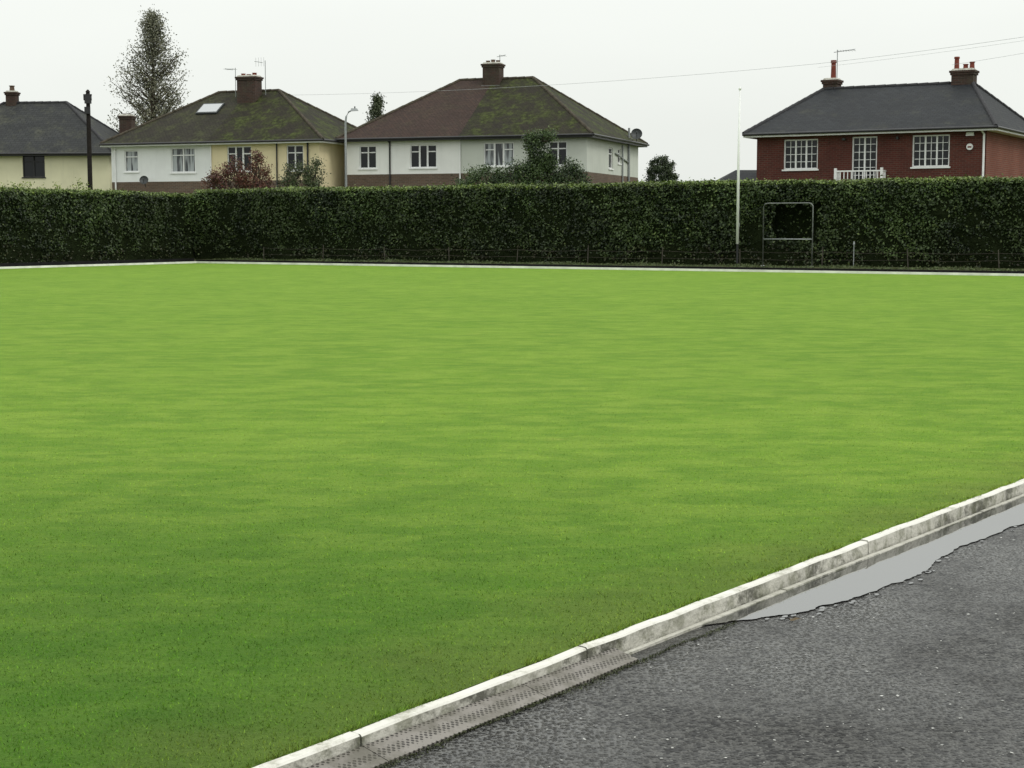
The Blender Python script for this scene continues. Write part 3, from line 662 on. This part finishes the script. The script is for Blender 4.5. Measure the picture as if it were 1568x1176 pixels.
# ------------------------------------------------------------ trees and shrubs
def branch(mb,p,q,r0,r1,wob=.1,n_=4):
    p=Vector(p); q=Vector(q); pts=[p]
    for i in range(1,n_+1):
        w_=Vector((random.uniform(-1,1),random.uniform(-1,1),random.uniform(-.5,.5)))*wob*(1 if i<n_ else .3); pts.append(p.lerp(q,i/n_)+w_)
    mb.tube(pts,[r0+(r1-r0)*i/n_ for i in range(n_+1)],BARK,5); return pts
def tree(name,base,H,z0,prof,nl,per,ls,spread,dark,light,yel,up=.8):
    e=empty(name,base); mb=MB(); L_=[]; 
    mb.tube([(0,0,-.2),(.05,0,H*.3),(-.05,0.03,H*.6),(.03,0,H*.85),(0,0,H)],[H*.018,H*.014,H*.009,H*.005,.01],BARK,8)
    for i in range(nl):
        f=(i+random.random())/nl; zt=z0+(H-z0)*f; R=prof(f)*random.uniform(.5,1.1); an=random.uniform(0,6.28)
        zs=max(zt-R*up,z0*.8); p=(0,0,zs); q=(R*math.cos(an),R*math.sin(an),min(zt+.1,H*1.0))
        pts=branch(mb,p,q,max(.02,.06*(1-f)+.02),.012,R*.07)
        for k in range(4):
            s=pts[random.randint(1,3)]; d_=Vector((random.gauss(0,1),random.gauss(0,1),random.uniform(.2,1.2))).normalized()*R*.35
            t2=branch(mb,s,s+d_,.018,.006,.04,3)
            L_.append((t2[-1],per//3)); L_.append((t2[1],per//4))
        L_.append((pts[-1],per//2)); L_.append((pts[-2],per//3))
    mb.make('trunk_and_limbs',e)
    P=np.concatenate([np.array(c_)[None]+rng.normal(size=(n_,3))*spread*np.array([1,1,.9]) for c_,n_ in L_]); n=len(P)
    leafmesh('leaves',P,rng.uniform(.6,1.2,n)*ls,leafcols(P*1.7,n,dark,light,yel,(rng.uniform(size=n)<.15)*.7),LEAF,e,None,.7); return e
def pprof(f):
    return 2.05+.4*f/.15 if f<.15 else (2.45 if f<.48 else .22+2.2*((1-f)/.52)**.9)
tree('poplar_tree',(-22.2,100,0),14.3,6.2,pprof,135,40,.13,.23,(.085,.092,.062),(.20,.205,.14),(.24,.22,.14))
tree('conifer_tree',(-8.0,96,0),8.9,3,lambda f:2.6*(1-f)**1.0+.04,80,36,.12,.15,(.03,.042,.022),(.07,.09,.045),(.10,.11,.05),up=-.15)
def shrub(name,base,blobs,nper,ls,dark,light,yel,clump=.16,hif=.12,twigs=12):
    e=empty(name,base); mb=MB(); Ps=[]
    for (cx,cy,cz,rx,ry,rz_,k) in blobs:
        for i in range(k):
            v=rng.normal(size=3); v/=np.linalg.norm(v); v*=rng.uniform(.35,1.05)**.5
            c_=np.array([cx+v[0]*rx,cy+v[1]*ry,cz+v[2]*rz_])
            Ps.append(c_+rng.normal(size=(nper,3))*clump*rng.uniform(.6,1.3))
            if i<twigs:
                branch(mb,(cx*.8,cy*.8,max(-.2,cz-rz_*2)),tuple(c_+np.array([0,0,.1])),.035,.006,.12)
    mb.make('stems',e)
    P=np.concatenate(Ps); n=len(P)
    leafmesh('leaves',P,rng.uniform(.6,1.25,n)*ls,leafcols(P,n,dark,light,yel,(rng.uniform(size=n)<hif)*.8),LEAF,e,np.tile(np.array([0,-.3,.5]),(n,1)),.65); return e
shrub('climbing_shrub',(.6,69.5,0),[(-1.9,0,2.8,1.15,.8,1.0,95),(-.6,0,3.0,.9,.8,.95,65),(.5,0,3.1,1.0,.9,1.15,110),(1.9,0,2.95,.95,.8,1.1,100),(.45,0,4.2,.45,.4,.9,50),(.95,0,3.9,.4,.4,.6,30),(.35,0,5.05,.40,.3,.22,16),(.95,0,5.12,.3,.3,.13,8)],85,.085,(.015,.03,.010),(.060,.10,.028),(.12,.18,.05),.13)
shrub('bay_tree',(6.35,68,0),[(0,0,3.0,.68,.65,1.2,160),(.05,0,1.8,.75,.75,1.4,60)],110,.08,(.014,.024,.011),(.045,.068,.025),(.08,.10,.04),.08,.10)
shrub('autumn_shrub',(-11.1,67,0),[(-.75,0,3.0,1.0,.5,.65,62),(.35,0,3.1,.75,.5,.8,58),(.5,0,3.85,.3,.3,.5,14),(-.5,0,3.75,.3,.3,.35,9)],60,.08,(.065,.022,.018),(.14,.055,.035),(.13,.14,.05),.12,.22,22)
shrub('garden_shrub',(-8.8,67,0),[(0,0,3.0,1.05,.6,.75,66),(.5,0,3.4,.45,.4,.7,26),(-.3,0,3.5,.4,.3,.35,12)],55,.078,(.022,.036,.013),(.070,.095,.034),(.12,.14,.055),.12,.15,22)
shrub('garden_shrub',(-17.6,62,0),[(-1.2,0,2.4,1.2,.5,.45,30),(.6,0,2.45,1.2,.5,.5,30)],45,.08,(.06,.09,.02),(.18,.24,.05),(.30,.36,.08),.11,.4,8)

# fallen leaves
t=plain('dead_leaf',(.13,.10,.06),.8,.2)
for (x,y,z,s,r) in ((.865,4.80,AZ+.006,.022,.4),(-3.0,9.1,.012,.02,.2)):
    mb=MB(); pts=[]
    for k in range(10):
        an=k*math.pi/5; rr=s*(1 if k%2==0 else .62)*(1.3 if k==0 else 1); pts.append((x+rr*math.cos(an+r),y+.6*rr*math.sin(an+r),z+.004*math.sin(k*1.7)))
    for k in range(10): mb.poly([(x,y,z-.002),pts[k],pts[(k+1)%10]],t)
    mb.make('fallen_leaf')

# ------------------------------------------------------------ camera
cam=bpy.data.cameras.new('camera'); cam.sensor_width=36; cam.lens=56.0; cam.clip_end=6000; cam.clip_start=.05
co=bpy.data.objects.new('camera',cam); scene.collection.objects.link(co)
co.location=(0,0,1.15); co.rotation_euler=(math.radians(90-5.573),0,0); scene.camera=co
